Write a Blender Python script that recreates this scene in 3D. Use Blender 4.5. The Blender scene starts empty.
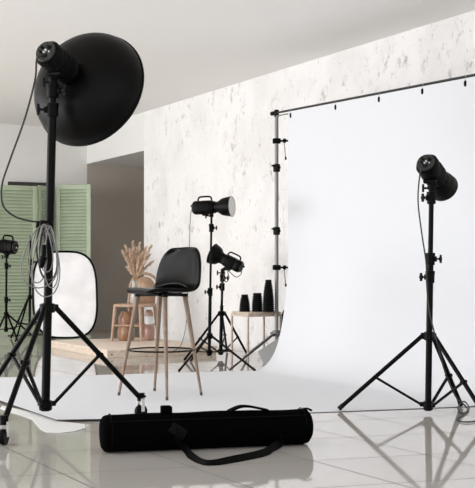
import bpy, bmesh, math, random
from mathutils import Vector, Matrix
random.seed(7)
C = bpy.context.scene.collection
PI = math.pi
# ---------------------------------------------------------------- measuring
FPX, CX, HZ, CAMZ = 1100.0, 237.5, 272.0, 0.78
def P(px, py, D): return Vector(((px-CX)*D/FPX, D, CAMZ-(py-HZ)*D/FPX))
def G(px, py):
    D = FPX*CAMZ/(py-HZ); return Vector(((px-CX)*D/FPX, D, 0.0))
U = Vector((-0.4866, 0.8737, 0))       # along the plaster wall, away from the camera
V = Vector((0.8737, 0.4866, 0))        # along the back wall, to the right
UP = Vector((0, 0, 1))
CEIL = 2.67
# ---------------------------------------------------------------- materials
def new_mat(name, col, rough=0.5, metal=0.0, spec=0.5, **kw):
    m = bpy.data.materials.new(name); m.use_nodes = True
    b = m.node_tree.nodes['Principled BSDF']
    b.inputs['Base Color'].default_value = (*col, 1); b.inputs['Roughness'].default_value = rough
    b.inputs['Metallic'].default_value = metal; b.inputs['Specular IOR Level'].default_value = spec
    for k, v in kw.items(): b.inputs[k.replace('_', ' ')].default_value = v
    return m
def noise_mix(m, c1, c2, scale=8, detail=4, stretch=None, lo=0.35, hi=0.65, bump=0.0):
    nt = m.node_tree; N = nt.nodes; L = nt.links; b = N['Principled BSDF']
    tc = N.new('ShaderNodeTexCoord'); mp = N.new('ShaderNodeMapping')
    if stretch: mp.inputs['Scale'].default_value = stretch
    nz = N.new('ShaderNodeTexNoise'); nz.inputs['Scale'].default_value = scale; nz.inputs['Detail'].default_value = detail
    rp = N.new('ShaderNodeValToRGB'); rp.color_ramp.elements[0].position = lo; rp.color_ramp.elements[1].position = hi
    rp.color_ramp.elements[0].color = (*c1, 1); rp.color_ramp.elements[1].color = (*c2, 1)
    L.new(tc.outputs['Object'], mp.inputs['Vector']); L.new(mp.outputs['Vector'], nz.inputs['Vector'])
    L.new(nz.outputs['Fac'], rp.inputs['Fac']); L.new(rp.outputs['Color'], b.inputs['Base Color'])
    if bump:
        bp = N.new('ShaderNodeBump'); bp.inputs['Strength'].default_value = bump
        L.new(nz.outputs['Fac'], bp.inputs['Height']); L.new(bp.outputs['Normal'], b.inputs['Normal'])
    return m
black_metal = new_mat('black_metal', (0.0015, 0.0015, 0.0015), 0.38, spec=0.09)
black_plastic = new_mat('black_plastic', (0.0015, 0.0015, 0.0015), 0.42, spec=0.09)
dish_black = new_mat('dish_black', (0.002, 0.0017, 0.0017), 0.40, spec=0.11)
panel_black = noise_mix(new_mat('panel_black', (0.02, 0.02, 0.02), 0.4), (0.005, 0.005, 0.005), (0.03, 0.03, 0.03), 60)
leather = noise_mix(new_mat('leather', (0.01, 0.01, 0.01), 0.26, spec=0.11), (0.001, 0.001, 0.001), (0.002, 0.002, 0.002), 90, bump=0.03)
chrome = new_mat('chrome', (0.7, 0.7, 0.7), 0.22, 1.0)
grey_metal = new_mat('grey_metal', (0.24, 0.24, 0.24), 0.4, 0.3)
dark_knob = new_mat('dark_knob', (0.006, 0.006, 0.006), 0.5, spec=0.15)
leg_grey = new_mat('leg_grey', (0.035, 0.035, 0.035), 0.4, 0.2)
pole_grey = new_mat('pole_grey', (0.035, 0.035, 0.035), 0.35, 0.3)
white_metal = new_mat('white_metal', (0.75, 0.75, 0.75), 0.4)
silver_inner = new_mat('silver_inner', (0.62, 0.6, 0.57), 0.5)
bag_cloth = noise_mix(new_mat('bag_cloth', (0.002, 0.002, 0.002), 0.95, spec=0.02), (0.0008, 0.0008, 0.0008), (0.0018, 0.0018, 0.0018), 120, bump=0.15)
bag_gloss = new_mat('bag_gloss', (0.002, 0.002, 0.002), 0.7, spec=0.06)
patch_mat = new_mat('patch', (0.005, 0.004, 0.004), 0.8, spec=0.08)
cable_black = new_mat('cable_black', (0.018, 0.017, 0.016), 0.5)
cable_grey = new_mat('cable_grey', (0.17, 0.165, 0.16), 0.4)
leg_wood = noise_mix(new_mat('leg_wood', (0.3, 0.2, 0.13), 0.5), (0.185, 0.122, 0.082), (0.28, 0.195, 0.14), 12, 3, (8, 8, 1))
foot_grey = new_mat('foot_grey', (0.06, 0.045, 0.04), 0.6)
pale_wood = noise_mix(new_mat('pale_wood', (0.6, 0.5, 0.4), 0.6), (0.52, 0.41, 0.31), (0.68, 0.58, 0.48), 6, 4, (1.5, 9, 9))
deck_wood = noise_mix(new_mat('deck_wood', (0.6, 0.5, 0.4), 0.6), (0.66, 0.54, 0.43), (0.80, 0.69, 0.59), 5, 4, (2, 9, 9))
slab_wood = noise_mix(new_mat('slab_wood', (0.5, 0.4, 0.3), 0.6), (0.60, 0.49, 0.385), (0.76, 0.64, 0.53), 5, 4, (2, 9, 12))
chair_wood = noise_mix(new_mat('chair_wood', (0.5, 0.33, 0.2), 0.5), (0.37, 0.23, 0.15), (0.50, 0.335, 0.23), 9, 3, (6, 6, 1.5))
green_paint = noise_mix(new_mat('green_paint', (0.21, 0.29, 0.18), 0.5), (0.40, 0.47, 0.335), (0.45, 0.52, 0.375), 5)
dark_board = new_mat('dark_board', (0.025, 0.022, 0.02), 0.6)
white_cloth = noise_mix(new_mat('white_cloth', (0.8, 0.8, 0.82), 0.5), (0.82, 0.82, 0.83), (0.97, 0.97, 0.98), 3.5, 6, (1, 1, 1), 0.35, 0.6)
paper = new_mat('paper', (0.755, 0.765, 0.79), 0.75, spec=0.25)
paper2 = new_mat('paper_warm', (0.80, 0.795, 0.78), 0.7, spec=0.25)
grey_card = new_mat('grey_card', (0.50, 0.50, 0.505), 0.7)
plume_mat = noise_mix(new_mat('plume', (0.6, 0.42, 0.27), 0.8), (0.62, 0.44, 0.30), (0.85, 0.68, 0.54), 20)
stem_mat = new_mat('stem', (0.42, 0.28, 0.15), 0.7)
clear_glass = new_mat('clear_glass', (0.85, 0.84, 0.80), 0.12, Transmission_Weight=0.7)
amber_glass = noise_mix(new_mat('amber_glass', (0.42, 0.2, 0.1), 0.25, Transmission_Weight=0.25), (0.36, 0.17, 0.085), (0.55, 0.31, 0.18), 9)
rose_glass = noise_mix(new_mat('rose_glass', (0.5, 0.28, 0.2), 0.2, Transmission_Weight=0.25), (0.42, 0.2, 0.14), (0.62, 0.44, 0.36), 9)
ribbed_black = new_mat('ribbed_black', (0.002, 0.002, 0.002), 0.4, spec=0.15)

def wall_mat():
    m = new_mat('plaster', (0.82, 0.8, 0.78), 0.85, spec=0.2)
    nt = m.node_tree; N = nt.nodes; L = nt.links; b = N['Principled BSDF']
    tc = N.new('ShaderNodeTexCoord')
    def nz(scale, detail, rough=0.6, st=(1, 1, 1)):
        mp = N.new('ShaderNodeMapping'); mp.inputs['Scale'].default_value = st
        n = N.new('ShaderNodeTexNoise'); n.inputs['Scale'].default_value = scale; n.inputs['Detail'].default_value = detail; n.inputs['Roughness'].default_value = rough
        L.new(tc.outputs['Object'], mp.inputs['Vector']); L.new(mp.outputs['Vector'], n.inputs['Vector']); return n
    def ramp(n, p0, p1):
        r = N.new('ShaderNodeMapRange'); r.inputs['From Min'].default_value = p0; r.inputs['From Max'].default_value = p1
        L.new(n.outputs['Fac'], r.inputs['Value']); return r
    def mix(fac, a, bcol):
        x = N.new('ShaderNodeMix'); x.data_type = 'RGBA'
        L.new(fac, x.inputs['Factor'])
        if isinstance(a, tuple): x.inputs['A'].default_value = (*a, 1)
        else: L.new(a, x.inputs['A'])
        x.inputs['B'].default_value = (*bcol, 1); return x.outputs['Result']
    def mul(a, bq):
        q = N.new('ShaderNodeMath'); q.operation = 'MULTIPLY'; L.new(a, q.inputs[0])
        if isinstance(bq, float): q.inputs[1].default_value = bq
        else: L.new(bq, q.inputs[1])
        return q.outputs[0]
    clouds = ramp(nz(2.2, 5, 0.6, (1, 1, 0.8)), 0.42, 0.62)
    c = mix(mul(clouds.outputs[0], 0.8), (0.885, 0.868, 0.858), (0.79, 0.770, 0.755))
    region = ramp(nz(1.3, 3), 0.42, 0.58)
    flk = ramp(nz(9.0, 7, 0.72, (1.2, 1.2, 0.75)), 0.56, 0.65)
    c = mix(mul(mul(flk.outputs[0], region.outputs[0]), 0.85), c, (0.46, 0.425, 0.40))
    sm = ramp(nz(24.0, 4, 0.65, (1, 1, 0.8)), 0.63, 0.70)
    c = mix(mul(sm.outputs[0], 0.6), c, (0.42, 0.38, 0.35))
    L.new(c, b.inputs['Base Color'])
    bp = N.new('ShaderNodeBump'); bp.inputs['Strength'].default_value = 0.15; bp.inputs['Distance'].default_value = 0.02
    L.new(nz(14, 6, 0.7).outputs['Fac'], bp.inputs['Height']); L.new(bp.outputs['Normal'], b.inputs['Normal'])
    return m
def floor_mat():
    m = new_mat('floor_tiles', (0.4, 0.38, 0.35), 0.06, spec=0.6)
    nt = m.node_tree; N = nt.nodes; L = nt.links; b = N['Principled BSDF']
    geo = N.new('ShaderNodeTexCoord')
    def dot(vec, off, tile):
        d = N.new('ShaderNodeVectorMath'); d.operation = 'DOT_PRODUCT'; L.new(geo.outputs['Object'], d.inputs[0]); d.inputs[1].default_value = vec
        s = N.new('ShaderNodeMath'); s.operation = 'SUBTRACT'; L.new(d.outputs['Value'], s.inputs[0]); s.inputs[1].default_value = off
        q = N.new('ShaderNodeMath'); q.operation = 'DIVIDE'; L.new(s.outputs[0], q.inputs[0]); q.inputs[1].default_value = tile
        return q.outputs[0]
    a, c = dot((-0.29, 0.957, 0), 4.819, 0.55), dot(tuple(V), 1.478, 0.503)
    def edge(x):
        p = N.new('ShaderNodeMath'); p.operation = 'PINGPONG'; L.new(x, p.inputs[0]); p.inputs[1].default_value = 0.5
        l = N.new('ShaderNodeMath'); l.operation = 'LESS_THAN'; L.new(p.outputs[0], l.inputs[0]); l.inputs[1].default_value = 0.007
        return l.outputs[0]
    mx = N.new('ShaderNodeMath'); mx.operation = 'MAXIMUM'; L.new(edge(a), mx.inputs[0]); L.new(edge(c), mx.inputs[1])
    def fl(x):
        f = N.new('ShaderNodeMath'); f.operation = 'FLOOR'; L.new(x, f.inputs[0]); return f.outputs[0]
    cb = N.new('ShaderNodeCombineXYZ'); L.new(fl(a), cb.inputs[0]); L.new(fl(c), cb.inputs[1])
    wn = N.new('ShaderNodeTexWhiteNoise'); wn.noise_dimensions = '2D'; L.new(cb.outputs[0], wn.inputs['Vector'])
    r = N.new('ShaderNodeMix'); r.data_type = 'RGBA'; L.new(wn.outputs['Value'], r.inputs['Factor'])
    r.inputs['A'].default_value = (0.46, 0.43, 0.395, 1); r.inputs['B'].default_value = (0.51, 0.48, 0.44, 1)
    g = N.new('ShaderNodeMix'); g.data_type = 'RGBA'; L.new(mx.outputs[0], g.inputs['Factor'])
    L.new(r.outputs['Result'], g.inputs['A']); g.inputs['B'].default_value = (0.11, 0.10, 0.09, 1)
    L.new(g.outputs['Result'], b.inputs['Base Color'])
    rr = N.new('ShaderNodeMapRange'); L.new(mx.outputs[0], rr.inputs['Value']); rr.inputs['To Min'].default_value = 0.05; rr.inputs['To Max'].default_value = 0.6
    L.new(rr.outputs[0], b.inputs['Roughness'])
    return m
plaster = wall_mat(); tiles = floor_mat()
ceil_mat = new_mat('ceiling_paint', (0.93, 0.915, 0.89), 0.9, spec=0.1)
back_mat = noise_mix(new_mat('back_paint', (0.4, 0.38, 0.36), 0.9, spec=0.1), (0.79, 0.775, 0.75), (0.83, 0.815, 0.79), 1.5)
alcove_mat = noise_mix(new_mat('alcove_shade', (0.26, 0.24, 0.215), 0.9, spec=0.1), (0.44, 0.395, 0.35), (0.48, 0.435, 0.38), 1.5)  # back wall colour darkened: shade under the header is put into the colour
header_mat = new_mat('header_paint', (0.84, 0.83, 0.81), 0.9, spec=0.1)

# ---------------------------------------------------------------- mesh building
class MB:
    def __init__(s, xf=None): s.bm = bmesh.new(); s.xf = xf
    def v(s, p):
        p = Vector(p); return s.bm.verts.new(s.xf @ p if s.xf else p)
    def f(s, vs):
        try: return s.bm.faces.new(vs)
        except ValueError: return None
    def ring_loft(s, rings, caps=True, closed=True):
        R = [[s.v(p) for p in r] for r in rings]; n = len(R[0])
        for a, b in zip(R, R[1:]):
            for i in range(n if closed else n-1):
                j = (i+1) % n; s.f([a[i], a[j], b[j], b[i]])
        if caps and closed: s.f(R[0][::-1]); s.f(R[-1])
        return s
    def tube(s, pts, r, n=8, caps=True):
        pts = [Vector(p) for p in pts]
        rs = r if isinstance(r, (list, tuple)) else [r]*len(pts)
        rings = []; prev = None
        for i, p in enumerate(pts):
            t = (pts[min(i+1, len(pts)-1)] - pts[max(i-1, 0)]).normalized()
            if prev is None:
                ref = UP if abs(t.z) < 0.9 else Vector((1, 0, 0)); a = t.cross(ref).normalized()
            else: a = (prev - t*prev.dot(t)).normalized()
            prev = a; b = t.cross(a)
            rings.append([p + (a*math.cos(2*PI*k/n)+b*math.sin(2*PI*k/n))*rs[i] for k in range(n)])
        return s.ring_loft(rings, caps)
    def torus(s, c, r, rr, axis=(0, 0, 1), n=32, m=8):
        z = Vector(axis).normalized(); x = z.orthogonal().normalized(); y = z.cross(x)
        R = []
        for i in range(n):
            d = x*math.cos(2*PI*i/n)+y*math.sin(2*PI*i/n)
            R.append([s.v(Vector(c)+d*(r+rr*math.cos(2*PI*k/m))+z*rr*math.sin(2*PI*k/m)) for k in range(m)])
        for i in range(n):
            a, b = R[i], R[(i+1) % n]
            for k in range(m): s.f([a[k], b[k], b[(k+1) % m], a[(k+1) % m]])
        return s
    def lathe(s, c, axis, prof, n=28, caps=True):
        z = Vector(axis).normalized(); x = z.orthogonal().normalized(); y = z.cross(x); c = Vector(c)
        return s.ring_loft([[c+z*h+(x*math.cos(2*PI*k/n)+y*math.sin(2*PI*k/n))*max(r, 1e-4) for k in range(n)] for r, h in prof], caps)
    def box(s, c, size, ax=None, bev=0.0):
        c = Vector(c); hx, hy, hz = [q/2 for q in size]
        X, Y, Z = ax if ax else (Vector((1, 0, 0)), Vector((0, 1, 0)), UP)
        vs = [s.v(c+X*hx*i+Y*hy*j+Z*hz*k) for i in (-1, 1) for j in (-1, 1) for k in (-1, 1)]
        fs = [s.f([vs[q] for q in t]) for t in ((0, 1, 3, 2), (4, 6, 7, 5), (0, 4, 5, 1), (2, 3, 7, 6), (0, 2, 6, 4), (1, 5, 7, 3))]
        if bev:
            es = list({e for f in fs for e in f.edges})
            bmesh.ops.bevel(s.bm, geom=es, offset=bev, segments=2, affect='EDGES', profile=0.5)
        return s
    def bar(s, p, q, w, t, side=None, bev=0.0):
        p, q = Vector(p), Vector(q); d = q-p; L = d.length; d.normalize()
        sd = Vector(side) if side else (d.cross(UP) if abs(d.z) < 0.95 else Vector((1, 0, 0)))
        sd = (sd-d*sd.dot(d)).normalized()
        return s.box((p+q)/2, (L, w, t), (d, sd, d.cross(sd)), bev)
    def build(s, name, mat, parent=None, sharp=38, smooth=True):
        bm = s.bm
        bmesh.ops.recalc_face_normals(bm, faces=bm.faces)
        off = wloc(parent) if parent else Vector()
        for v in bm.verts: v.co -= off
        if smooth:
            for f in bm.faces: f.smooth = True
            for e in bm.edges:
                if len(e.link_faces) == 2 and e.calc_face_angle(0) > math.radians(sharp): e.smooth = False
        me = bpy.data.meshes.new(name); bm.to_mesh(me); bm.free(); me.materials.append(mat)
        o = bpy.data.objects.new(name, me); C.objects.link(o)
        if parent: o.parent = parent
        return o
def wloc(o):
    p = Vector(o.location)
    while o.parent: o = o.parent; p += Vector(o.location)
    return p
def tag(o, label, cat, group=None):
    o['label'] = label; o['category'] = cat
    if group: o['group'] = group
    return o
def thing(name, loc, label, cat, group=None):
    o = bpy.data.objects.new(name, None); o.empty_display_size = 0.05; C.objects.link(o); o.location = loc
    return tag(o, label, cat, group)
def struct(o): o['kind'] = 'structure'; return o
def frame(origin, fwd, up=UP):
    x = Vector(fwd).normalized(); y = up.cross(x).normalized(); z = x.cross(y)
    return Matrix(((x.x, y.x, z.x, origin[0]), (x.y, y.y, z.y, origin[1]), (x.z, y.z, z.z, origin[2]), (0, 0, 0, 1)))
def spline(pts, n=8):
    pts = [Vector(p) for p in pts]; out = []
    for i in range(len(pts)-1):
        p0, p1, p2, p3 = pts[max(i-1, 0)], pts[i], pts[i+1], pts[min(i+2, len(pts)-1)]
        for k in range(n):
            t = k/n
            out.append(0.5*((2*p1)+(p2-p0)*t+(2*p0-5*p1+4*p2-p3)*t*t+(3*p1-p0-3*p2+p3)*t**3))
    out.append(pts[-1]); return out
def cable(name, pts, r, mat, label, cat='cable', group=None, n=8):
    return tag(MB().tube(spline(pts, n), r, 6).build(name, mat), label, cat, group)

# ---------------------------------------------------------------- room
def plane(a, b, c, d, name, mat, thick, nrm):
    nrm = Vector(nrm); m = MB(); q = [Vector(p) for p in (a, b, c, d)]
    m.ring_loft([q, [p+nrm*thick for p in q]]); return struct(m.build(name, mat, smooth=False))
W0 = Vector((-1.105, 13.0, 0))         # end of the plaster wall (edge of the opening)
K0 = W0 + U*1.835                      # where the header meets the back wall
plane((-9, -3, 0), (11, -3, 0), (11, 19, 0), (-9, 19, 0), 'floor', tiles, 0.1, (0, 0, -1))
plane((-9, 4.2, CEIL), (11, 4.2, CEIL), (11, 19, CEIL), (-9, 19, CEIL), 'ceiling', ceil_mat, 0.1, (0, 0, 1))
e0 = W0 - U*12
plane(W0, e0, e0+UP*CEIL, W0+UP*CEIL, 'wall_right', plaster, 0.2, V)
k1, k2 = K0 - V*6, K0
plane(k1, k2, k2+UP*CEIL, k1+UP*CEIL, 'wall_back', back_mat, 0.2, U)
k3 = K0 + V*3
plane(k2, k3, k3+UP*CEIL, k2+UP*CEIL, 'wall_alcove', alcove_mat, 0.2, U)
h0, h1 = W0, K0
hb0 = CAMZ + (HZ-150.5)*13.0/FPX; hb1 = hb0
plane(h0+UP*hb0, h1+UP*hb0, h1+UP*CEIL, h0+UP*CEIL, 'wall_header', header_mat, 1.2, V)
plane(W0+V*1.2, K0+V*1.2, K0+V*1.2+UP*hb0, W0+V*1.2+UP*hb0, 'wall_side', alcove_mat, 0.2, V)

# ---------------------------------------------------------------- light stands
def stand(name, label, base, top, base_z, collar_z, feet, r=0.016, joints=(), brace_t=0.5, foot_h=0.0, leg_r=0.011,
          metal=None, group='light stands', rtop=None, caster=False, hub_z=None, braces=True, cuff=None):
    metal = metal or black_metal
    base = Vector((base[0], base[1], 0)); top = Vector(top)
    t = thing(name, base, label, 'light stand', group)
    def axis(z):
        k = z/top.z; return base.lerp(Vector((top.x, top.y, 0)), k) + UP*z
    zs = sorted([j[0] for j in joints if j[0] > collar_z+0.05 and len(j) > 2 and j[2]])
    split = zs[0] if zs else top.z*0.6
    rt = rtop or r*0.78
    m = MB(); m.tube([axis(base_z), axis(split+0.02)], r, 14); m.build('pole', metal, t)
    m = MB(); m.tube([axis(split), axis(top.z)], rt, 14); m.build('upper_pole', cuff or metal, t)
    m = MB(); a = axis(collar_z); m.lathe(a-UP*0.025, UP, [(r*1.05, 0), (r*1.7, 0.004), (r*1.7, 0.046), (r*1.05, 0.05)], 18)
    hz = hub_z if hub_z is not None else base_z+0.035
    hub = MB(); h = axis(hz); hub.lathe(h-UP*0.02, UP, [(r*1.0, -0.012), (r*1.45, -0.01), (r*1.55, 0.004), (r*1.55, 0.036), (r*1.05, 0.04)], 18)
    for ft in feet:
        ft = Vector((ft[0], ft[1], 0)); d = (ft-Vector((base.x, base.y, 0))); L = d.length; d.normalize(); sd = d.cross(UP)
        m.bar(a, a+d*(r*2.6), r*1.1, 0.035, bev=0.003)
        hub.bar(h, h+d*(r*2.6), r*0.9, 0.025, bev=0.002)
        s0 = a+d*r*2.2; s1 = ft+UP*(foot_h+leg_r)
        lg = MB(); lg.tube([s0, s1], leg_r, 10); leg = lg.build('leg', metal, t)
        if caster:
            cm = MB(); cm.tube([s1+UP*0.03, s1-UP*0.012], leg_r*1.5, 12)
            cm.tube([s1+sd*0.04+UP*0.015, s1-sd*0.01+UP*0.015], 0.006, 8)
            fk = cm.build('caster_fork', black_plastic, leg)
            wm = MB(); wc = ft+UP*0.036; wm.lathe(wc-sd*0.012, sd, [(0.012, 0), (0.034, 0), (0.036, 0.004), (0.036, 0.02), (0.034, 0.024), (0.012, 0.024)], 22)
            wm.build('wheel', black_plastic, leg)
            pm = MB()
            for q in (-1, 1): pm.bar(s1+sd*q*0.018, wc+sd*q*0.018, 0.022, 0.004, side=d)
            pm.bar(s1-sd*0.02, s1+sd*0.02, 0.02, 0.006); pm.build('caster_bracket', chrome, leg)
        else:
            MB().tube([s1.lerp(s0, 0.05), s1], leg_r*1.12, 10).build('rubber_foot', dark_knob, leg)
        if braces:
            bp = s0.lerp(s1, brace_t); bm_ = MB()
            bm_.bar(h+d*r*2.3, bp, leg_r*1.1, leg_r*1.0, bev=0.001); bm_.tube([bp-sd*leg_r*1.5, bp+sd*leg_r*1.5], leg_r*0.9, 8)
            bm_.build('brace', metal, t)
    m.build('collar', metal, t); hub.build('hub', metal, t)
    for j in joints:
        z, side = j[0], Vector(j[1]).normalized(); c = axis(z)
        m = MB(); m.lathe(c-UP*0.035, UP, [(rt*1.05, 0), (r*1.35, 0.003), (r*1.4, 0.05), (r*1.5, 0.052), (r*1.5, 0.068), (rt*1.05, 0.07)], 18)
        m.bar(c, c+side*r*2.0, r*0.9, 0.03, bev=0.002); cl = m.build('clamp', black_plastic, t)
        k = MB(); k.tube([c+side*r*1.8, c+side*r*3.2], r*0.3, 8)
        k.bar(c+side*r*3.3-UP*r*1.3, c+side*r*3.3+UP*r*1.3, r*0.6, r*0.8, side=side, bev=0.002)
        k.tube([c+side*r*2.9, c+side*r*3.6], r*0.7, 10); k.build('knob', dark_knob, cl)
    return t, axis

# ---------------------------------------------------------------- studio lights
def flash(name, label, rear, fwd, L, R, mount, dish=None, cone=None, handle=False, group='studio flash heads', up=UP, square=False):
    t = thing(name, mount, label, 'studio light', group)
    xf = frame(rear, fwd, up)
    m = MB(xf); n = 28; rings = []
    def ring(x, s):
        pts = []
        for k in range(n):
            a = 2*PI*k/n; e = 0.55 if square else 0.8
            cx, sy = math.cos(a), math.sin(a)
            pts.append((x, s*R*math.copysign(abs(cx)**e, cx), s*R*math.copysign(abs(sy)**e, sy)))
        return pts
    m.ring_loft([ring(0.0, 0.86), ring(0.012, 1.0), ring(L*0.28, 1.0), ring(L*0.30, 0.95), ring(L*0.34, 0.95), ring(L*0.36, 1.0), ring(L*0.86, 1.0), ring(L*0.9, 0.93), ring(L, 0.9)])
    for k in range(5):                                  # cooling ribs
        x = L*(0.45+0.08*k); m.ring_loft([ring(x, 1.0), ring(x+0.003, 1.035), ring(x+L*0.03, 1.035), ring(x+L*0.03+0.003, 1.0)], caps=False)
    body = m.build('body', black_plastic, t)
    m = MB(xf); m.lathe((0.002, 0, 0), (-1, 0, 0), [(R*0.84, 0), (R*0.84, 0.008), (R*0.78, 0.012)], 28); pn = m.build('control_panel', panel_black, t)
    m = MB(xf)
    for (y, z, r_) in ((-0.35, 0.28, 0.17), (0.3, 0.3, 0.12), (0.34, -0.05, 0.1)): m.lathe((-0.009, y*R, z*R), (-1, 0, 0), [(r_*R, 0), (r_*R*0.9, 0.014)], 14)
    m.build('dial', dark_knob, pn)
    m = MB(xf); m.box((-0.011, 0, -0.38*R), (0.006, 0.5*R, 0.3*R), bev=0.002); m.build('socket', dark_knob, pn)
    m = MB(xf)
    for (y, z, r_) in ((-0.08, 0.06, 0.09), (0.05, -0.1, 0.08), (-0.4, -0.1, 0.06)): m.lathe((-0.010, y*R, z*R), (-1, 0, 0), [(r_*R, 0), (r_*R*0.8, 0.007)], 10)
    m.build('button', white_metal, pn)
    # yoke below the body, reaching down to the mount
    c0 = xf @ Vector((L*0.5, 0, -R*0.95)); mt = Vector(mount)
    b = MB(); b.tube([c0, c0.lerp(mt+UP*0.05, 0.6), mt+UP*0.035], [R*0.42, R*0.34, R*0.3], 12)
    b.tube([mt+UP*0.045, mt], R*0.32, 14); side = xf.to_3x3() @ Vector((0, 1, 0))
    b.tube([c0-side*R*0.6-UP*0.004, c0+side*R*0.6-UP*0.004], R*0.22, 10); br = b.build('bracket', black_plastic, t)
    k = MB(); kc = mt+UP*0.01; sx = Vector((-1, 0, 0)); k.tube([kc, kc+sx*0.045], 0.006, 8); k.bar(kc+sx*0.046-UP*0.022, kc+sx*0.046+UP*0.022, 0.012, 0.012, bev=0.002); k.build('knob', dark_knob, br)
    if handle:
        h = MB(xf); h.tube(spline([(L*0.18, 0, R*0.95), (L*0.22, 0, R*1.45), (L*0.35, 0, R*1.6), (L*0.7, 0, R*1.6), (L*0.83, 0, R*1.45), (L*0.87, 0, R*0.95)], 4), R*0.13, 8); h.build('handle', black_plastic, t)
    if dish:
        Rd, dep = dish
        prof = [(R*0.95, 0), (R*1.02, 0.03)]
        for i in range(1, 15):
            a = i/14; prof.append((R*1.02+(Rd-R*1.02)*math.sin(a*PI/2)**0.9, 0.03+(dep-0.03)*(1-math.cos(a*PI/2))**0.95))
        outer = prof; inner = [(max(r_-0.006, 0.01), h_+0.004) for r_, h_ in prof[::-1]]
        m = MB(xf); m.lathe((L, 0, 0), (1, 0, 0), outer, 56, caps=False); m.build('dish', dish_black, t)
        m = MB(xf); m.lathe((L, 0, 0), (1, 0, 0), inner, 56, caps=True); m.build('dish_lining', silver_inner, t)
        m = MB(xf); m.torus((L+dep, 0, 0), Rd, 0.007, (1, 0, 0), 64, 8); m.build('rim', dish_black, t)
        m = MB(xf); m.lathe((L-0.03, 0, 0), (1, 0, 0), [(R*1.0, 0), (R*1.1, 0.01), (R*1.1, 0.045), (R*1.0, 0.055)], 28); m.build('mount_ring', black_plastic, t)
    if cone:
        r0, r1, dep = cone
        prof = [(r0*0.9, 0), (r0, 0.01), (r0*1.02, dep*0.15), (r0+(r1-r0)*0.10, dep*0.24), (r0+(r1-r0)*0.62, dep*0.42), (r0+(r1-r0)*0.86, dep*0.66), (r1, dep*0.95), (r1*1.03, dep*0.96), (r1*1.03, dep)]
        m = MB(xf); m.lathe((L, 0, 0), (1, 0, 0), prof, 40, caps=False); rf = m.build('reflector', dish_black, t)
        m = MB(xf); m.lathe((L, 0, 0), (1, 0, 0), [(r1*1.03, dep), (r1*0.97, dep), (r0*0.9, dep*0.4), (r0*0.8, dep*0.2)], 40, caps=False)
        m.lathe((L, 0, 0), (1, 0, 0), [(r1*0.97, dep-0.008), (r1*0.5, dep-0.004), (0.002, dep-0.002)], 40, caps=False); m.build('diffuser', silver_inner, rf)
    return t, xf

# big dish light on the left
SB = Vector((-0.9625, 5.5, 0)); D1 = 5.5
top1 = P(53, 84, D1)
st1, ax1 = stand('light_stand', 'tall black stand on casters carrying the big dish, at the left', SB, top1, 0.085, 0.60,
      [(-0.516, 5.877), (-1.053, 4.96), (-1.36, 5.88)], r=0.0215, rtop=0.0165,
      joints=[(P(52, 110, D1).z, (-1, -0.3, 0), True), (P(52, 91, D1).z, (1, -0.4, 0))], brace_t=0.5, foot_h=0.09, leg_r=0.0135, caster=True)
rear1 = P(46, 52, 5.38); fw1 = Vector((0.385, 0.866, -0.29))
hd1, xf1 = flash('flash_head', 'black flash head with a huge black dish, on the tall stand', rear1, fw1, 0.20, 0.065, top1, dish=(0.312, 0.225))
def on(xf, x, y, z): return xf @ Vector((x, y, z))
p0 = on(xf1, -0.012, 0.0, -0.38*0.065)
c_hook = P(46, 223, 5.42)
cable('power_cable', [p0, p0+Vector((-0.03, -0.02, -0.02)), P(35, 80, 5.36), P(25, 118, 5.36), P(10, 160, 5.36), P(2, 185, 5.37), P(3, 205, 5.38), P(14, 216, 5.4), P(30, 221, 5.41), P(43, 222, 5.43)], 0.0048, cable_black,
      'black cable drooping from the big dish head to the coiled cable')
# coil hanging at the clamp
ct = thing('coiled_cable', c_hook, 'loops of grey and black cable hung on the tall stand', 'cable')
def loop(cx, w, y0, y1, D, r, mat, lean=0.0, nm='cable_loop'):
    pts = []
    for k in range(25):
        a = 2*PI*k/24; s = math.sin(a); c = math.cos(a)
        yy = (y0+y1)/2-(y1-y0)/2*c; ww = w*(0.45+0.55*(1-c)/2)
        pts.append(P(cx+ww*s+lean*(yy-y0), yy, D))
    MB().tube(pts, r, 6).build(nm, mat, ct)
loop(42, 24, 226, 288, 5.41, 0.0034, cable_grey, -0.06)
loop(46, 18, 225, 297, 5.40, 0.0034, cable_grey, 0.0)
loop(40, 11, 225, 283, 5.43, 0.0034, cable_grey, -0.05)
loop(47, 12, 224, 280, 5.43, 0.005, cable_black, 0.03)
loop(44, 9, 224, 272, 5.39, 0.0034, cable_grey, 0.06)
loop(50, 9, 226, 288, 5.39, 0.0034, cable_grey, 0.03)
loop(41, 6, 225, 262, 5.42, 0.005, cable_black, 0.0)
m = MB(); m.bar(P(40, 223, 5.43), P(52, 224, 5.46), 0.03, 0.03, bev=0.004); m.tube([P(38, 221, 5.42), P(37, 228, 5.42)], 0.008, 8); m.build('cable_tie', black_plastic, ct)
m = MB(); m.tube([P(44, 245, 5.38), P(43.5, 257, 5.38)], 0.012, 10); m.tube([P(43.5, 257, 5.38), P(42, 262, 5.38), P(41, 268, 5.38)], [0.02, 0.018, 0.01], 10); m.build('plug', black_plastic, ct)

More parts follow.
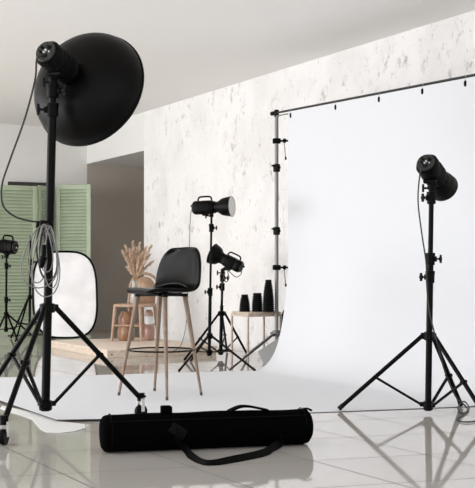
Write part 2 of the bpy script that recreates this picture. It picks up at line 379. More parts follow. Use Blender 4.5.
# light on the right
SR = Vector((1.046, 6.04, 0)); DR = 6.04
topR = P(431.5, 190, DR)
st2, ax2 = stand('light_stand', 'black stand at the right in front of the white backdrop', SR, topR, 0.018, P(430, 336, DR).z,
      [G(339, 411).xy, G(461, 407).xy, (1.30, 5.72)], r=0.0175, rtop=0.0135,
      joints=[(P(431, 259, DR).z, (1, -0.5, 0), True), (P(431, 277, DR).z, (-1, -0.4, 0)), (P(431, 198, DR).z, (-1, -0.5, 0))], brace_t=0.56, leg_r=0.0125)
fw2 = Vector((0.47, 0.78, -0.40)); rear2 = P(426, 163, 5.95)
hd2, xf2 = flash('flash_head', 'black flash head tilted at the white backdrop, on the right-hand stand', rear2, fw2, 0.185, 0.060, topR, cone=(0.062, 0.082, 0.105))
p0 = on(xf2, -0.012, 0.0, -0.38*0.06)
cable('power_cable', [p0, p0+Vector((-0.025, -0.02, -0.03)), P(418, 200, 5.93), P(422, 235, 5.95), P(426, 262, 5.98), P(427, 290, 5.99), P(430, 315, 5.98), P(437, 342, 5.98), P(445, 372, 6.0), P(456, 397, 6.08),
      G(465, 409)+UP*0.02, G(468, 412)+UP*0.006, G(461, 414)+UP*0.006, G(458, 411)+UP*0.02, G(464, 407.5)+UP*0.035, G(469, 410)+UP*0.01, G(463, 416)+UP*0.006, G(457, 421)+UP*0.006, G(470, 423)+UP*0.006, G(500, 418)+UP*0.006],
      0.0042, cable_black, 'thin black cable running down the right-hand stand to the floor')

# two lights in front of the plaster wall
SA = Vector(((209-CX)*9.1/FPX, 9.1, 0)); topA = P(211.5, 217, 9.1)
st3, ax3 = stand('light_stand', 'slim black stand behind the bar stool, with the higher light', SA, topA, P(209, 356, 9.1).z, P(209, 336, 9.1).z,
      [G(179, 372).xy, G(255, 371.5).xy, G(191, 361.5).xy], r=0.014, joints=[(P(211, 228, 9.1).z, (1, -0.4, 0)), (P(209.5, 292, 9.1).z, (-1, -0.5, 0), True)], leg_r=0.0095, brace_t=0.45, rtop=0.0095, cuff=black_metal)
fwA = Vector((0.94, -0.34, 0.02)); rearA = P(194.5, 208, 9.12)
hd3, xf3 = flash('flash_head', 'black flash head with top handle and round white front, higher by the plaster wall', rearA, fwA, 0.178, 0.056, topA, cone=(0.044, 0.083, 0.155), handle=True, square=True)
p0 = on(xf3, -0.01, 0.0, -0.02)
cable('power_cable', [p0, p0+Vector((-0.02, 0, -0.01)), P(190, 225, 9.15), P(189.5, 245, 9.2), P(188, 270, 9.3), P(187.5, 300, 9.4), P(186, 325, 9.5), P(181, 345, 9.5), P(172, 352, 9.4)-UP*0.0], 0.0038, cable_grey,
      'grey cable hanging behind the bar stool from the higher light')
SBk = Vector(((220.5-CX)*9.97/FPX, 9.97, 0)); topB = P(222.5, 274, 9.97)
st4, ax4 = stand('light_stand', 'black stand close to the plaster wall, with the lower light', SBk, topB, P(220.5, 355, 9.97).z, P(220.5, 313.5, 9.97).z,
      [G(184.5, 361).xy, G(248, 357).xy, G(227, 352.5).xy], r=0.016, rtop=0.012, joints=[(P(222, 287, 9.97).z, (-1, -0.5, 0)), (P(222, 278, 9.97).z, (1, -0.5, 0))], leg_r=0.0105, brace_t=0.55)
fwB = Vector((-0.86, 0.28, 0.42)); rearB = P(241, 267.5, 9.9)
hd4, xf4 = flash('flash_head', 'black flash head tipped up and pointing left, lower by the plaster wall', rearB, fwB, 0.185, 0.054, topB, cone=(0.05, 0.095, 0.12), handle=True, square=True)
p0 = on(xf4, -0.012, 0, -0.02)
cable('power_cable', [p0, P(241, 274, 9.86), P(236, 277, 9.86), P(228, 271, 9.86), P(229, 278, 9.87), P(226, 282, 9.88), P(223.5, 276, 9.88), P(225, 272, 9.9), P(222, 284, 9.93), P(221.8, 300, 9.94)], 0.0038, cable_black,
      'tangled black cable under the lower light by the plaster wall')

# light at the far left, in front of the green screen
SL = G(6, 343); DL = SL.y
st5, ax5 = stand('light_stand', 'small black stand in front of the green screen, cut by the left edge', SL, P(6.5, 258, DL), P(6, 332, DL).z, P(6, 314, DL).z,
      [G(19, 345).xy, G(-9, 347).xy, G(34, 338).xy], r=0.015, rtop=0.012, joints=[(P(6, 266, DL).z, (1, -0.5, 0)), (P(6, 300, DL).z, (1, -0.5, 0), True)], leg_r=0.011, brace_t=0.5)
fwL = Vector((-0.93, 0.3, 0.10)); rearL = P(15, 247.5, DL-0.05)
hd5, xf5 = flash('flash_head', 'black flash head in front of the green screen, cut by the left edge', rearL, fwL, 0.18, 0.075, P(6.5, 258, DL), cone=(0.06, 0.12, 0.12), handle=True, square=True)

# ---------------------------------------------------------------- reflector and its stand
SO = G(29.5, 340.5); DO = SO.y
st6, ax6 = stand('light_stand', 'thin black tripod holding the white oval reflector', SO, P(30.5, 236, DO), P(29.5, 328, DO).z, P(29, 297, DO).z,
      [G(11, 338.6).xy, G(15.5, 342.5).xy, G(53, 340).xy], r=0.014, rtop=0.011, joints=[(P(30, 262, DO).z, (1, -0.5, 0), True)], leg_r=0.010, brace_t=0.6)
RC = P(65, 294.5, 12.05); t = thing('reflector_panel', RC, 'white oval reflector with a black rim beside the wooden platform', 'reflector')
s = FPX/12.05; outl = []
hw, hh = 31.5/s, 43.0/s
for k in range(64):
    a = 2*PI*k/64; c, q = math.cos(a), math.sin(a); e = 0.62
    x = hw*math.copysign(abs(c)**e, c); z = hh*math.copysign(abs(q)**e, q)
    x += -0.02*(z/hh)
    outl.append(RC+Vector((x, 0.06*(z/hh)+0.03*(x/hw), z)))
m = MB(); vs = []
for fr in (1.0, 0.75, 0.5, 0.25):
    vs.append([m.v(RC+(p-RC)*fr) for i, p in enumerate(outl)])
for a, b in zip(vs, vs[1:]):
    for i in range(64): m.f([a[i], a[(i+1) % 64], b[(i+1) % 64], b[i]])
cc = m.v(RC)
for i in range(64): m.f([vs[-1][i], vs[-1][(i+1) % 64], cc])
m.build('fabric', white_cloth, t)
MB().tube(outl+[outl[0]], 0.012, 8).build('rim', black_plastic, t)
m = MB(); m.tube([ax6(P(0, 262, DO).z)+Vector((0.02, -0.03, 0)), P(37, 262, 12.08), P(44, 256, 12.05)], 0.011, 8); m.build('clip', black_plastic, t)

# ---------------------------------------------------------------- folding screen
scr = thing('folding_screen', P(45, 334, 13.7).xy.to_3d(), 'green louvred folding screen along the grey back wall', 'folding screen')
def panel(a, b, z0, z1):
    a, b = Vector(a), Vector(b); d = (b-a); w = d.length; d.normalize(); n = d.cross(UP)
    if n.y > 0: n = -n
    st = 0.055; th = 0.03; m = MB(); mid = (a+b)/2
    for q, sg in ((a, 1), (b, -1)): m.box(q+d*sg*st/2+UP*(z0+z1)/2, (st, th, z1-z0), (d, n, UP), 0.003)
    for zz in (z0+0.05, z1-0.03): m.box(mid+UP*zz, (w-2*st, th*0.9, 0.06 if zz > 1 else 0.1), (d, n, UP), 0.003)
    pn = m.build('panel', green_paint, scr)
    m = MB(); N_ = 40; za, zb = z0+0.10, z1-0.06; hgt = (zb-za)/N_
    tilt = (n*0.55+UP*-0.83).normalized(); 
    for k in range(N_):
        c = mid+UP*(za+hgt*(k+0.5)); m.box(c, (w-2*st, hgt*1.12, 0.007), (d, tilt, d.cross(tilt)))
    m.build('louvres', green_paint, pn, smooth=False)
def GD(px, D): return Vector(((px-CX)*D/FPX, D, 0))
zt = P(0, 184, 13.7).z
A_, B_, C_, D_, E_ = GD(-8, 13.35), GD(37, 13.62), GD(54.5, 13.95), GD(55.5, 13.55), GD(91, 13.8)
panel(A_, B_, 0.012, CAMZ+(HZ-185.5)*13.5/FPX); panel(B_+Vector((0.012, 0.02, 0)), C_, 0.012, CAMZ+(HZ-186)*13.75/FPX); panel(C_+Vector((0.03, -0.03, 0)), E_, 0.012, CAMZ+(HZ-184)*13.75/FPX)
m = MB()
for z in (0.3, 1.0, 1.6):
    m.tube([B_+UP*(z-0.04)+Vector((0.006, -0.012, 0)), B_+UP*(z+0.04)+Vector((0.006, -0.012, 0))], 0.007, 8)
m.build('hinge', green_paint, scr)
q0, q1 = GD(8, 13.93), GD(46, 14.12)
m = MB(); zz = CAMZ+(HZ-182)*14.0/FPX; m.bar(q0+UP*zz/2, q1+UP*zz/2, 0.03, zz, side=(0, 1, 0)); 
tag(m.build('dark_board', dark_board), 'dark board standing behind the green folding screen, only its top showing', 'board')

# ---------------------------------------------------------------- wooden platform
PC = G(107, 358.2); pt = thing('wooden_platform', PC, 'low pale wooden platform behind the bar stool', 'platform')
PZ = 0.073; PU, PV = 1.6, 1.13
def slab(u0, u1, v0, v1, z0, z1, name, mat):
    c = PC+U*(u0+u1)/2+V*(v0+v1)/2+UP*(z0+z1)/2
    MB().box(c, (u1-u0, v1-v0, z1-z0), (U, V, UP), 0.003).build(name, mat, pt)
slab(0.006, PU-0.006, 0.006, PV-0.006, 0.0, 0.056, 'side_boards', slab_wood)
for k in range(4):
    slab(PU*k/4+0.001, PU*(k+1)/4-0.001, 0, PV, 0.056, PZ, 'deck_board', deck_wood)
for vv in (0.05, PV-0.06):
    MB().lathe(PC+V*vv+U*0.005+UP*0.03, -U, [(0.008, 0), (0.006, 0.003)], 10).build('screw', dark_knob, pt)

# chair on the platform
KS = 1.146
cx = Vector((-0.93*KS, 10.08*KS, PZ)); ch = thing('wooden_chair', cx, 'small curved-back wooden chair on the platform, behind the bar stool', 'chair')
fl, fr_ = Vector((-1.125*KS, 9.84*KS, PZ)), Vector((-0.855*KS, 9.78*KS, PZ)); rl, rr = Vector((-1.00*KS, 10.12*KS, PZ)), Vector((-0.725*KS, 10.06*KS, PZ))
SZ = P(0, 304, 9.93*KS).z
seatc = (fl+fr_+rl+rr)/4; seatc.z = SZ
def inw(p, k): return Vector((seatc.x+(p.x-seatc.x)*k, seatc.y+(p.y-seatc.y)*k, SZ))
m = MB(); n = 40; ring = []
xa = (fr_-fl).xy.to_3d().normalized(); ya = Vector((-xa.y, xa.x, 0))
for zz, k in ((-0.028, 0.97), (-0.022, 1.0), (-0.004, 1.0), (0.002, 0.97)):
    r_ = []
    for i in range(n):
        a = 2*PI*i/n; c, q = math.cos(a), math.sin(a)
        r_.append(seatc+xa*0.172*KS*k*math.copysign(abs(c)**0.5, c)+ya*0.165*KS*k*math.copysign(abs(q)**0.5, q)+UP*zz)
    ring.append(r_)
m.ring_loft(ring); m.build('seat', chair_wood, ch)
for p in (fl, fr_, rl, rr): MB().tube([p, inw(p, 0.84)-UP*0.005], [0.015, 0.021], 10).build('leg', chair_wood, ch)
m = MB()
q = 0.42
for a, b in ((fl, fr_), (rl, rr), (fl, rl), (fr_, rr)):
    def at(p): t_ = inw(p, 0.84); return p.lerp(t_, q)
    m.tube([at(a), at(b)], 0.010, 8)
m.build('stretcher', chair_wood, ch)
bl, brr = seatc-xa*0.125+ya*0.16, seatc+xa*0.20+ya*0.16
ht = P(0, 272.5, 10.1*KS).z-SZ
m = MB(); pts = [bl-UP*0.01]
for k in range(13):
    a = PI*k/12; pts.append((bl+brr)/2+xa*(-0.16*math.cos(a))+ya*(0.05)+UP*(ht*0.45+ht*0.52*math.sin(a)))
pts.append(brr-UP*0.01); m.tube(spline(pts, 2), 0.016, 8); m.build('back_hoop', chair_wood, ch)
m = MB(); o = (bl+brr)/2+ya*0.045
r1_, r2_ = [], []
for k in range(13):
    a = PI*k/12; w = 0.125*math.cos(a)*-1; z = ht*0.42+ht*0.45*math.sin(a)
    r1_.append(o+xa*w+UP*z); r2_.append(o+xa*w*0.9+UP*0.0)
m.ring_loft([r1_, r2_], caps=False, closed=False); bp_ = m.build('back_panel', chair_wood, ch)
md = bp_.modifiers.new('thick', 'SOLIDIFY'); md.thickness = 0.012; md.offset = 0

# vase with pampas on the chair
vp = P(135, 305, 9.9*KS); vp.z = SZ+0.002
m = MB(); m.lathe(vp, UP, [(0.0396, 0.0000), (0.0475, 0.0056), (0.0520, 0.0678), (0.0452, 0.1356), (0.0305, 0.1977), (0.0294, 0.2260), (0.0350, 0.2429), (0.0316, 0.2429), (0.0249, 0.2260), (0.0260, 0.1977), (0.0407, 0.1356), (0.0475, 0.0678), (0.0407, 0.0113)], 26)
tag(m.build('glass_vase', clear_glass), 'clear glass vase of dried grass standing on the wooden chair', 'vase')
bq = thing('pampas_bouquet', vp+UP*0.01, 'bunch of dried beige pampas grass in the glass vase', 'dried flowers')
tips = [(123, 252), (127, 259), (125.5, 246), (130, 250), (133, 242.5), (137, 248), (140, 244), (143, 252), (146, 248), (151, 246), (149, 255), (152, 262), (145, 262), (132, 262), (128, 268), (139, 258)]
for i, (tx, ty) in enumerate(tips):
    D = 9.9*KS+random.uniform(-0.12, 0.12)
    tip = P(tx, ty, D); root = vp+Vector((random.uniform(-.012, .012), random.uniform(-.012, .012), 0.02))
    nk = vp+Vector(((tip.x-vp.x)*0.10, (tip.y-vp.y)*0.1, 0.24))
    path = spline([root, nk, nk.lerp(tip, 0.5)+UP*0.02, tip], 6)
    m = MB(); m.tube(path, 0.0022, 5); st_ = m.build('pampas_stem', stem_mat, bq)
    m = MB(); n0 = 8; seg = path[n0:]
    for j in range(len(seg)-1):
        w = math.sin(PI*min(1, (j+0.8)/(len(seg))))**0.6
        for k in range(13):
            b0 = seg[j].lerp(seg[j+1], random.random()); dr = (seg[j+1]-seg[j]).normalized()
            sd = Vector((random.uniform(-1, 1), random.uniform(-1, 1), random.uniform(-.3, .6))).normalized()
            ln = 0.062*w*random.uniform(0.6, 1.2)
            e1 = b0+(dr*0.85+sd*0.42)*ln; pr = dr.cross(sd).normalized()*0.0046
            e2 = b0.lerp(e1, 0.45)+sd*0.004
            m.f([m.v(b0), m.v(e2+pr), m.v(e1-UP*0.006), m.v(e2-pr)])
    m.build('plume', plume_mat, st_, smooth=False)
v1 = P(126, 339.5, 9.93*KS); v1.z = PZ
m = MB(); m.lathe(v1, UP, [(0.0678, 0.0000), (0.0814, 0.0113), (0.0904, 0.0565), (0.0836, 0.1130), (0.0723, 0.1469), (0.0791, 0.1921), (0.0746, 0.2429), (0.0542, 0.2825), (0.0520, 0.2994), (0.0452, 0.2994)], 28)
tag(m.build('amber_vase', amber_glass), 'amber brown vase under the wooden chair, nearer its left leg', 'vase')
v2 = P(149, 341, 9.93*KS); v2.z = PZ
m = MB(); m.lathe(v2, UP, [(0.0452, 0.0000), (0.0542, 0.0113), (0.0588, 0.0678), (0.0565, 0.1469), (0.0407, 0.1695), (0.0384, 0.2260), (0.0452, 0.2712), (0.0294, 0.3164), (0.0249, 0.3164)], 28)
jug = tag(m.build('rose_jug', rose_glass), 'rosy glass jug under the wooden chair, nearer its right leg', 'jug')
m = MB(); m.lathe(v2+UP*0.1695, UP, [(0.0424, 0.0000), (0.0412, 0.0113), (0.0401, 0.0508), (0.0435, 0.0791)], 28, caps=False); o_ = m.build('white_band', white_metal, jug)
o_.location -= Vector((0, 0, 0))

# ---------------------------------------------------------------- bar stool
BS = Vector((-0.49, 6.97, 0)); bs = thing('bar_stool', BS, 'black shell bar stool with four splayed wooden legs, on white paper', 'bar stool')
feet = [G(118.7, 396), G(154.5, 391.5), G(167, 401), G(201.5, 396)]
FZ = 0.003
tops = [Vector((-0.632, 6.99, 0.636)), Vector((-0.50, 7.11, 0.636)), Vector((-0.452, 6.84, 0.636)), Vector((-0.335, 6.99, 0.636))]
for p, q in zip(feet, tops):
    p = p+UP*FZ
    lg = MB().tube([p.lerp(q, 0.03), q], [0.0085, 0.0165], 14).build('leg', leg_wood, bs)
    MB().tube([p, p.lerp(q, 0.032)], [0.0085, 0.0092], 14).build('foot_cap', foot_grey, lg)
zr = 0.289; k = (zr-FZ)/(0.636-FZ); rp_ = [p.lerp(q, k) for p, q in zip(feet, tops)]
rc = sum((Vector((p.x, p.y, 0)) for p in rp_), Vector())/4
pts = []
order = sorted(rp_, key=lambda p: math.atan2(p.y-rc.y, p.x-rc.x))
pts = []
for kk in range(48):
    a = 2*PI*kk/48; pts.append(Vector((rc.x+0.207*math.cos(a), rc.y+0.207*math.sin(a), zr)))
MB().tube(pts+[pts[0]], 0.0052, 8).build('foot_ring', black_metal, bs)
m = MB()
for p in tops:
    c = Vector((BS.x, BS.y, 0.636)); q = Vector((p.x, p.y, 0.632)); m.bar(c, q, 0.04, 0.016, bev=0.003); m.tube([q-UP*0.008, q+UP*0.012], 0.021, 12)
m.box((BS.x, BS.y, 0.640), (0.2, 0.2, 0.02), (Vector((.7071, .7071, 0)), Vector((-.7071, .7071, 0)), UP), 0.004); m.build('seat_frame', black_metal, bs)
FW = Vector((-0.766, -0.643, 0)).normalized(); SD = Vector((-FW.y, FW.x, 0))
prof = [(0.172, 0.643, .105), (0.170, 0.653, .135), (0.145, 0.662, .165), (0.09, 0.664, .195), (0.02, 0.659, .214), (-0.06, 0.658, .224), (-0.12, 0.664, .231), (-0.170, 0.692, .236), (-0.192, 0.760, .234), (-0.204, 0.825, .222), (-0.214, 0.885, .202), (-0.222, 0.922, .174), (-0.226, 0.943, .125)]
m = MB(); rows = []
for i, (a, z, w) in enumerate(prof):
    row = []
    tback = min(1, max(0, (i-5)/3.0))
    for k in range(13):
        u = -1+2*k/12
        aa = a+0.055*tback*abs(u)**2.2; zz = z+0.010*(1-tback)*abs(u)**2.6*(0.3+0.7*min(1, i/4))
        if i >= 10: zz -= 0.012*abs(u)**3
        row.append(BS+FW*aa+SD*w*u+UP*zz)
    rows.append(row)
m.ring_loft(rows, caps=False, closed=False); sh = m.build('seat_shell', leather, bs)
md = sh.modifiers.new('thick', 'SOLIDIFY'); md.thickness = 0.026; md.offset = 0
md = sh.modifiers.new('sub', 'SUBSURF'); md.levels = 2; md.render_levels = 2

fold = []
for k in range(17):
    u = -1+2*k/16
    fold.append(BS+FW*(-0.128+0.035*u*u)+SD*0.165*u+UP*(0.706-0.026*u*u))
m = MB(); m.tube(fold, [0.002+0.014*math.sqrt(max(0, 1-(-1+2*k/16)**2)) for k in range(17)], 10); m.build('seat_fold', leather, bs)

# ---------------------------------------------------------------- paper backdrop and its stand
BD = Vector((0.4866, -0.8737, 0)); B0 = Vector((0.338, 9.5, 0)); ZL, ZS = 2.155, -0.0275    # bar height and its slope
def barp(s_): return B0+BD*s_+UP*(ZL+ZS*s_)
bst = thing('backdrop_stand', B0, 'grey metal post and long crossbar carrying the white paper backdrop', 'backdrop stand')
MB().tube([B0+UP*0.07, B0+UP*2.16], 0.0165, 14).build('post', grey_metal, bst)
m = MB(); m.tube([barp(-0.06), barp(2.75)], 0.0095, 12); m.build('crossbar', pole_grey, bst)
m = MB(); m.tube([barp(-0.02)-UP*0.03+V*-0.01, barp(2.75)-UP*0.03-V*0.01], 0.006, 8); m.build('lower_bar', grey_metal, bst)
m = MB(); m.tube([barp(-0.08), barp(-0.03)], 0.019, 12); m.tube([B0+UP*2.12, B0+UP*2.18], 0.02, 12); m.build('end_cap', dark_knob, bst)
B1 = B0+BD*2.75
MB().tube([B1+UP*0.07, B1+UP*2.07], 0.0165, 14).build('post', grey_metal, bst)
cz = 0.25
m = MB(); m.lathe(B0+UP*(cz-0.03), UP, [(0.018, 0), (0.03, 0.003), (0.03, 0.055), (0.018, 0.06)], 16)
for (dx, dy, L) in ((-0.43, -0.905, 0.92), (-0.569, 0.822, 0.5), (0.96, 0.28, 0.5)):
    d = Vector((dx, dy, 0)).normalized(); m.bar(B0+UP*cz, B0+UP*cz+d*0.055, 0.02, 0.04, bev=0.003)
    m.tube([B0+UP*cz+d*0.05+d.cross(UP)*0.02, B0+UP*cz+d*0.05-d.cross(UP)*0.03], 0.008, 8)
    MB().tube([B0+UP*cz+d*0.04, B0+d*L+UP*0.013], 0.009, 10).build('leg', leg_grey if L > 0.8 else grey_metal, bst)
m.build('collar', grey_metal, bst)
for py in (168, 231):
    c = P(276, py, 9.5); c.x, c.y = B0.x, B0.y
    m = MB(); m.lathe(c-UP*0.035, UP, [(0.018, 0), (0.03, 0.004), (0.03, 0.066), (0.018, 0.07)], 16); m.bar(c, c+Vector((-0.040, -0.03, 0.02)), 0.018, 0.010); m.tube([c, c+Vector((0.02, -0.05, 0))], 0.015, 10); m.build('clamp', dark_knob, bst)
for py, tx in ((141, 'upper'), (267.5, 'lower')):
    c = P(276, py, 9.5); c.x, c.y = B0.x, B0.y
    hk = thing('spring_clamp', c, f'black clamp with a dangling cord on the backdrop post, the {tx} one', 'clamp', 'clamps on the backdrop post')
    m = MB(); m.box(c, (0.07, 0.05, 0.045), bev=0.008); m.bar(c, c+Vector((0.15, -0.02, 0)), 0.016, 0.016); m.tube([c+Vector((0.055, -0.02, 0)), c+Vector((0.08, -0.02, 0))], 0.019, 10); m.build('jaw', black_plastic, hk)
    m = MB(); m.box(c+Vector((0.17, -0.02, 0)), (0.045, 0.02, 0.022), bev=0.004); m.build('grip', dark_knob, hk)
    e = c+Vector((0.065, -0.025, -0.01)); MB().tube(spline([e, e+Vector((0.004, 0, -0.06)), e+Vector((0.012, 0, -0.14))], 5), 0.0035, 6).build('cord', cable_black, hk)
    MB().tube([e+Vector((0.012, 0, -0.13)), e+Vector((0.013, 0, -0.155))], 0.008, 8).build('cord_end', dark_knob, hk)
# paper sheet
s0 = 0.225; s1 = 2.72
Lt = B0+BD*s0-Vector((0.02, 0.012, 0)); Rt = B0+BD*s1-Vector((0.02, 0.012, 0))
eL = Vector((-0.954, -0.300, 0)).normalized(); eR = Vector((-0.958, -0.285, 0)).normalized()
def edge_curve(T, ztop, g, e, endp, hz_):
    pts = []
    for k in range(8): pts.append(Vector((T.x, T.y, ztop+(hz_-ztop)*k/8)))
    A = Vector((T.x, T.y, hz_)); Bc = Vector((T.x, T.y, 0.0)).lerp(Vector((g.x, g.y, 0)), 0.16)+UP*0.20; Cc = g-e*0.22; Cc = Vector((Cc.x, Cc.y, 0)); Dd = Vector((g.x, g.y, 0))
    for k in range(25):
        t_ = k/24; pts.append(A*(1-t_)**3+Bc*3*t_*(1-t_)**2+Cc*3*t_*t_*(1-t_)+Dd*t_**3)
    for k in range(1, 13): pts.append(Dd.lerp(Vector((endp.x, endp.y, 0)), k/12))
    return pts
gL = G(250, 371); gR = Vector((1.35, 6.36, 0))-eR*-0.02
endR = G(56, 423); a2 = None
# end of sheet: from endR along U until the back edge line
bA = G(262, 370.5); bD = (G(0, 378.3)-bA).normalized()
den = U.x*(-bD.y)-(-bD.x)*U.y; rx, ry = bA.x-endR.x, bA.y-endR.y
kk = (rx*(-bD.y)-(-bD.x)*ry)/den; endL = endR+U*kk
Lc = edge_curve(Lt, barp(s0).z-0.02, gL, bD, endL, 0.80)
eR = (endR-gR).normalized()
Rc = edge_curve(Rt, barp(s1).z-0.02, gR, eR, endR, 0.80)
m = MB(); NS = 14
NL = len(Lc)
rings = [[l.lerp(r_, k/NS)+UP*(0.0035+0.014*max(0, (i-(NL-5))/4)**1.5) for k in range(NS+1)] for i, (l, r_) in enumerate(zip(Lc, Rc))]
m.ring_loft(rings, caps=False, closed=False)
tag(m.build('paper_backdrop', paper, sharp=80), 'large white paper backdrop sweeping down and out over the floor', 'backdrop')
for k, px in enumerate((293, 338, 381.5, 425, 468)):
    s_ = 0.0; lo, hi = -0.1, 3.0
    for _ in range(40):
        s_ = (lo+hi)/2; b_ = barp(s_); xx = CX+FPX*b_.x/b_.y
        if xx < px: lo = s_
        else: hi = s_
    b_ = barp(s_)-V*0.02-UP*0.03
    nm = ['first', 'second', 'third', 'fourth', 'fifth'][k]
    cl = thing('backdrop_clip', b_, f'small black clip under the crossbar, {nm} from the post', 'clip', 'clips along the crossbar')
    mm = MB(); mm.tube([b_+UP*0.035, b_-UP*0.005], 0.004, 8); mm.build('wire', grey_metal, cl)
    mm = MB(); mm.tube([b_+UP*0.0, b_-UP*0.010, b_-UP*0.034, b_-UP*0.042], [0.007, 0.013, 0.012, 0.006], 10); mm.build('jaw', black_plastic, cl)
# loose paper by the end of the sheet
pts = [(0, 409), (32, 419.8), (36, 425), (41, 430), (47, 432.8), (60, 433.3), (74, 431.8), (85, 428.5), (84.5, 424.5), (58, 421.5), (30, 412), (2, 406)]
m = MB(); lowr = [m.v(G(*q)+UP*0.002) for q in pts]; m.f(lowr)
off = m.build('paper_offcut', paper2, smooth=False); tag(off, 'curled white paper offcut poking out under the backdrop end', 'paper')
md = off.modifiers.new('thick', 'SOLIDIFY'); md.thickness = 0.0016; md.offset = 0
# grey card and black panel behind the sheet
def slabpoly(name, pxs, D0, D1, mat, th, label, cat):
    m = MB(); a = []
    xs = [p[0] for p in pxs]; x0, x1 = min(xs), max(xs)
    for px, py in pxs:
        a.append(P(px, py, D0+(D1-D0)*(px-x0)/(x1-x0)))
    b = [p+Vector((0.0, th, 0)) for p in a]; m.ring_loft([a, b]); return tag(m.build(name, mat, smooth=False), label, cat)
slabpoly('grey_card', [(257.5, 351.5), (290, 331), (290, 362.6), (263.5, 363.8)], 9.35, 9.33, grey_card, 0.006, 'plain grey card standing behind the lower edge of the backdrop', 'card')
slabpoly('black_flag', [(283.5, 331), (281.5, 325), (281, 318), (282.5, 312), (290, 300), (298, 300), (298, 361.6), (286, 361.6)], 9.56, 9.58, black_plastic, 0.01, 'black panel peeking out behind the backdrop edge', 'panel')

# ---------------------------------------------------------------- small table with ribbed vases
TN = G(248, 363.5); th = CAMZ-(312.2-HZ)*TN.y/FPX
tb = thing('side_table', TN+U*0.15+V*0.16, 'small pale wooden table with thin legs, against the plaster wall', 'table')
ta, tbw = 0.285, 0.325
def tp(u_, v_, z): return TN+U*u_+V*v_+UP*z
m = MB(); m.box(tp(ta/2, tbw/2, th-0.009), (ta+0.004, tbw+0.004, 0.018), (U, V, UP), 0.002); m.build('tabletop', pale_wood, tb)
m = MB()
for (p, q) in (((0, 0), (ta, 0)), ((0, 0), (0, tbw)), ((ta, 0), (ta, tbw)), ((0, tbw), (ta, tbw))): m.bar(tp(*p, th-0.03), tp(*q, th-0.03), 0.012, 0.022)
m.build('apron', pale_wood, tb)
for (a, b) in ((0, 0), (ta, 0), (0, tbw), (ta, tbw)):
    m = MB(); m.bar(tp(a, b, 0), tp(a, b, th-0.018), 0.016, 0.016, side=U, bev=0.002); m.build('leg', pale_wood, tb)
for k, (px, pyt, w0, w1, lab) in enumerate(((244.7, 294, 10.8, 6.0, 'shorter ribbed black vase at the left end of the small table'), (257.3, 292.5, 11.0, 8.0, 'middle ribbed black vase on the small table'), (268.4, 279, 11.8, 5.6, 'tallest ribbed black vase on the small table, beside the post'))):
    D = (9.5, 9.5, 9.45)[k]; s = FPX/D; c = P(px, 311, D); c.z = th; hgt = (311.2-pyt)/s; prof_ = [(w0/2/s*0.92, 0)]
    nr = 9 if k < 2 else 15
    for j in range(nr):
        f0 = (j+0.1)/nr; r_ = (w0+(w1-w0)*f0**2.1)/2/s
        prof_ += [(r_*0.9, hgt*f0*0.97), (r_*1.05, hgt*(f0+0.35/nr)*0.97), (r_*1.05, hgt*(f0+0.6/nr)*0.97)]
    prof_ += [(w1/2/s, hgt), (w1/2/s*0.8, hgt), (w1/2/s*0.7, hgt*0.8)]
    tag(MB().lathe(c, UP, prof_, 24).build('ribbed_vase', ribbed_black, sharp=60), lab, 'vase', 'ribbed black vases on the small table')

# ---------------------------------------------------------------- carry bag in front
R_ = 0.083
b0 = G(101, 452.5); b1 = G(309, 443.5)
b0 = b0+UP*R_; b1 = b1+UP*R_*0.98
ad = (b1-b0).normalized(); pn_ = Vector((-ad.y, ad.x, 0)).normalized()     # away from the camera
bag = thing('carry_bag', ((b0+b1)/2).xy.to_3d(), 'long black tubular carry bag lying on the glossy floor', 'bag')
L = (b1-b0).length; rings = []; n = 32
for i in range(81):
    t_ = i/80; c = b0+ad*L*t_; e = min(t_, 1-t_)*L
    k = 1.0 if e > 0.035 else 0.74+0.26*math.sqrt(max(0, 1-(1-e/0.035)**2))
    rr_ = []
    for j in range(n):
        a = 2*PI*j/n; wob = 1+0.012*math.sin(7*t_*PI+2*a)+0.010*math.sin(17*t_+3*a)
        sag = 1.0
        if t_ > 0.72 and math.sin(a) > 0: sag = 1-0.06*math.sin((t_-0.72)/0.28*PI)
        z = R_*k*wob*math.sin(a)*sag*(0.96 if math.sin(a) > 0 else 1.0)
        z = max(z, -R_+0.003)
        rr_.append(Vector((c.x, c.y, c.z))+pn_*R_*k*wob*math.cos(a)+UP*z)
    rings.append(rr_)
m = MB(); m.ring_loft(rings); m.build('bag_body', bag_cloth, bag, sharp=60)
def bp(t_, ang, k=1.0): return b0+ad*L*t_-pn_*R_*k*math.cos(ang)+UP*R_*k*math.sin(ang)*(0.97 if ang > 0 else 1)
m = MB()
for t_ in (0.04, 0.96): m.torus(b0+ad*L*t_, R_*0.985, 0.0025, ad, 40, 6)
m.build('piping', bag_gloss, bag)
m = MB(); m.tube([bp(0.03+0.94*k/20, 0.75, 1.0) for k in range(21)], 0.0035, 6); m.build('zipper', bag_gloss, bag)
def ribbon(path, w, side, name, mat, th=0.004):
    m = MB(); r_ = []
    for i, p in enumerate(path):
        tdir = (path[min(i+1, len(path)-1)]-path[max(i-1, 0)]).normalized(); sd = side[i] if isinstance(side, list) else Vector(side)
        sd = (sd-tdir*sd.dot(tdir)).normalized(); nn = tdir.cross(sd)
        r_.append([p+sd*w/2+nn*th/2, p-sd*w/2+nn*th/2, p-sd*w/2-nn*th/2, p+sd*w/2-nn*th/2])
    m.ring_loft(r_); return m.build(name, mat, bag)
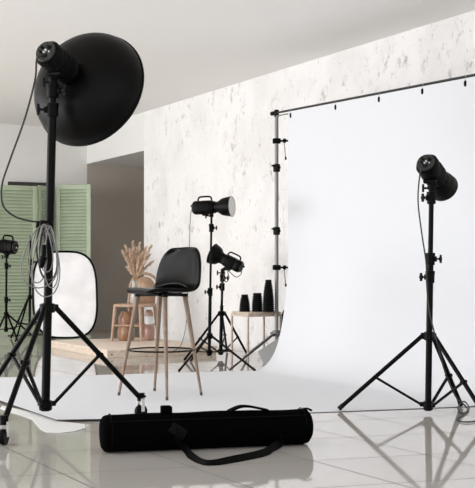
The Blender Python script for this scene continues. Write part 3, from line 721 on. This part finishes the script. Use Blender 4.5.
# top tab and carry handle
tt = (165-101)/208.0
m = MB(); c = bp(tt-0.005, PI/2, 1.0); m.box(c+UP*0.012, (0.046, 0.05, 0.036), (ad, pn_, UP), 0.006); m.build('tab', bag_cloth, bag)
hp = [bp(0.60, 1.45, 0.98), bp(0.625, 1.5, 1.10), bp(0.66, 1.52, 1.22), bp(0.70, 1.52, 1.20), bp(0.75, 1.5, 1.08), bp(0.79, 1.45, 0.98)]
ribbon(spline(hp, 6), 0.05, pn_, 'carry_handle', bag_cloth, 0.008)
m = MB(); m.tube([bp(0.965, 1.4, 1.0), bp(0.985, 1.3, 1.04), bp(1.0, 1.1, 1.02)], 0.005, 8); m.build('zip_pull', bag_gloss, bag)
# strap: leaves the front of the bag, lies on the floor and returns
sp = [bp(0.32, 0.25, 1.0), bp(0.34, -0.25, 1.06), bp(0.375, -0.75, 1.16)]
f1, f2, f3, f4, f5 = G(192, 459.5), G(207, 465.5), G(232, 462.5), G(262, 456.5), G(272, 452.5)
sp += [f1+UP*0.012, f2+UP*0.006, f3+UP*0.012, f4+UP*0.014, f5+UP*0.02, bp(0.835, -0.75, 1.08), bp(0.83, -0.3, 1.0)]
path = spline(sp, 7); sides = []
for i in range(len(path)):
    t_ = i/(len(path)-1); a = Vector((0.55, -0.25, 0.8)); b_ = Vector((-0.2, 0.75, 0.65)); sides.append(a.lerp(b_, min(1, max(0, (t_-0.32)/0.2))))
ribbon(path, 0.034, sides, 'shoulder_strap', bag_gloss, 0.004)
m = MB(); c = bp(0.34, 0.12, 1.02); sdir = (ad*0.8-UP*0.5).normalized(); nn = -pn_; m.box(c, (0.075, 0.045, 0.008), (sdir, nn.cross(sdir), nn), 0.003); m.build('strap_patch', patch_mat, bag)

# ---------------------------------------------------------------- light
w = bpy.data.worlds.new('World'); bpy.context.scene.world = w; w.use_nodes = True
w.node_tree.nodes['Background'].inputs[0].default_value = (0.97, 0.98, 1.0, 1); w.node_tree.nodes['Background'].inputs[1].default_value = 1.15
def area(name, loc, to, sx, sy, power, col=(1, 1, 1)):
    l = bpy.data.lights.new(name, 'AREA'); l.shape = 'RECTANGLE'; l.size = sx; l.size_y = sy; l.energy = power; l.color = col
    o = bpy.data.objects.new(name, l); C.objects.link(o); o.location = loc
    o.rotation_euler = (Vector(to)-Vector(loc)).to_track_quat('-Z', 'Y').to_euler(); return o
area('window_light', (-7.6, 6.0, 1.35), (0.5, 10.5, 2.1), 9.0, 2.2, 455, (0.98, 0.985, 1.0))
area('front_light', (1.0, -2.0, 1.6), (0.3, 9, 1.5), 6, 2.4, 25)

cam = bpy.data.cameras.new('camera'); co = bpy.data.objects.new('camera', cam); C.objects.link(co)
co.location = (0, 0, CAMZ); co.rotation_euler = (PI/2, 0, 0)
cam.sensor_fit = 'HORIZONTAL'; cam.sensor_width = 36; cam.lens = FPX/475*36; cam.shift_y = (HZ-244)/475; cam.clip_end = 100
bpy.context.scene.camera = co
vs_ = bpy.context.scene.view_settings; vs_.view_transform = 'Standard'; vs_.look = 'None'; vs_.exposure = 0.0; vs_.gamma = 1.0
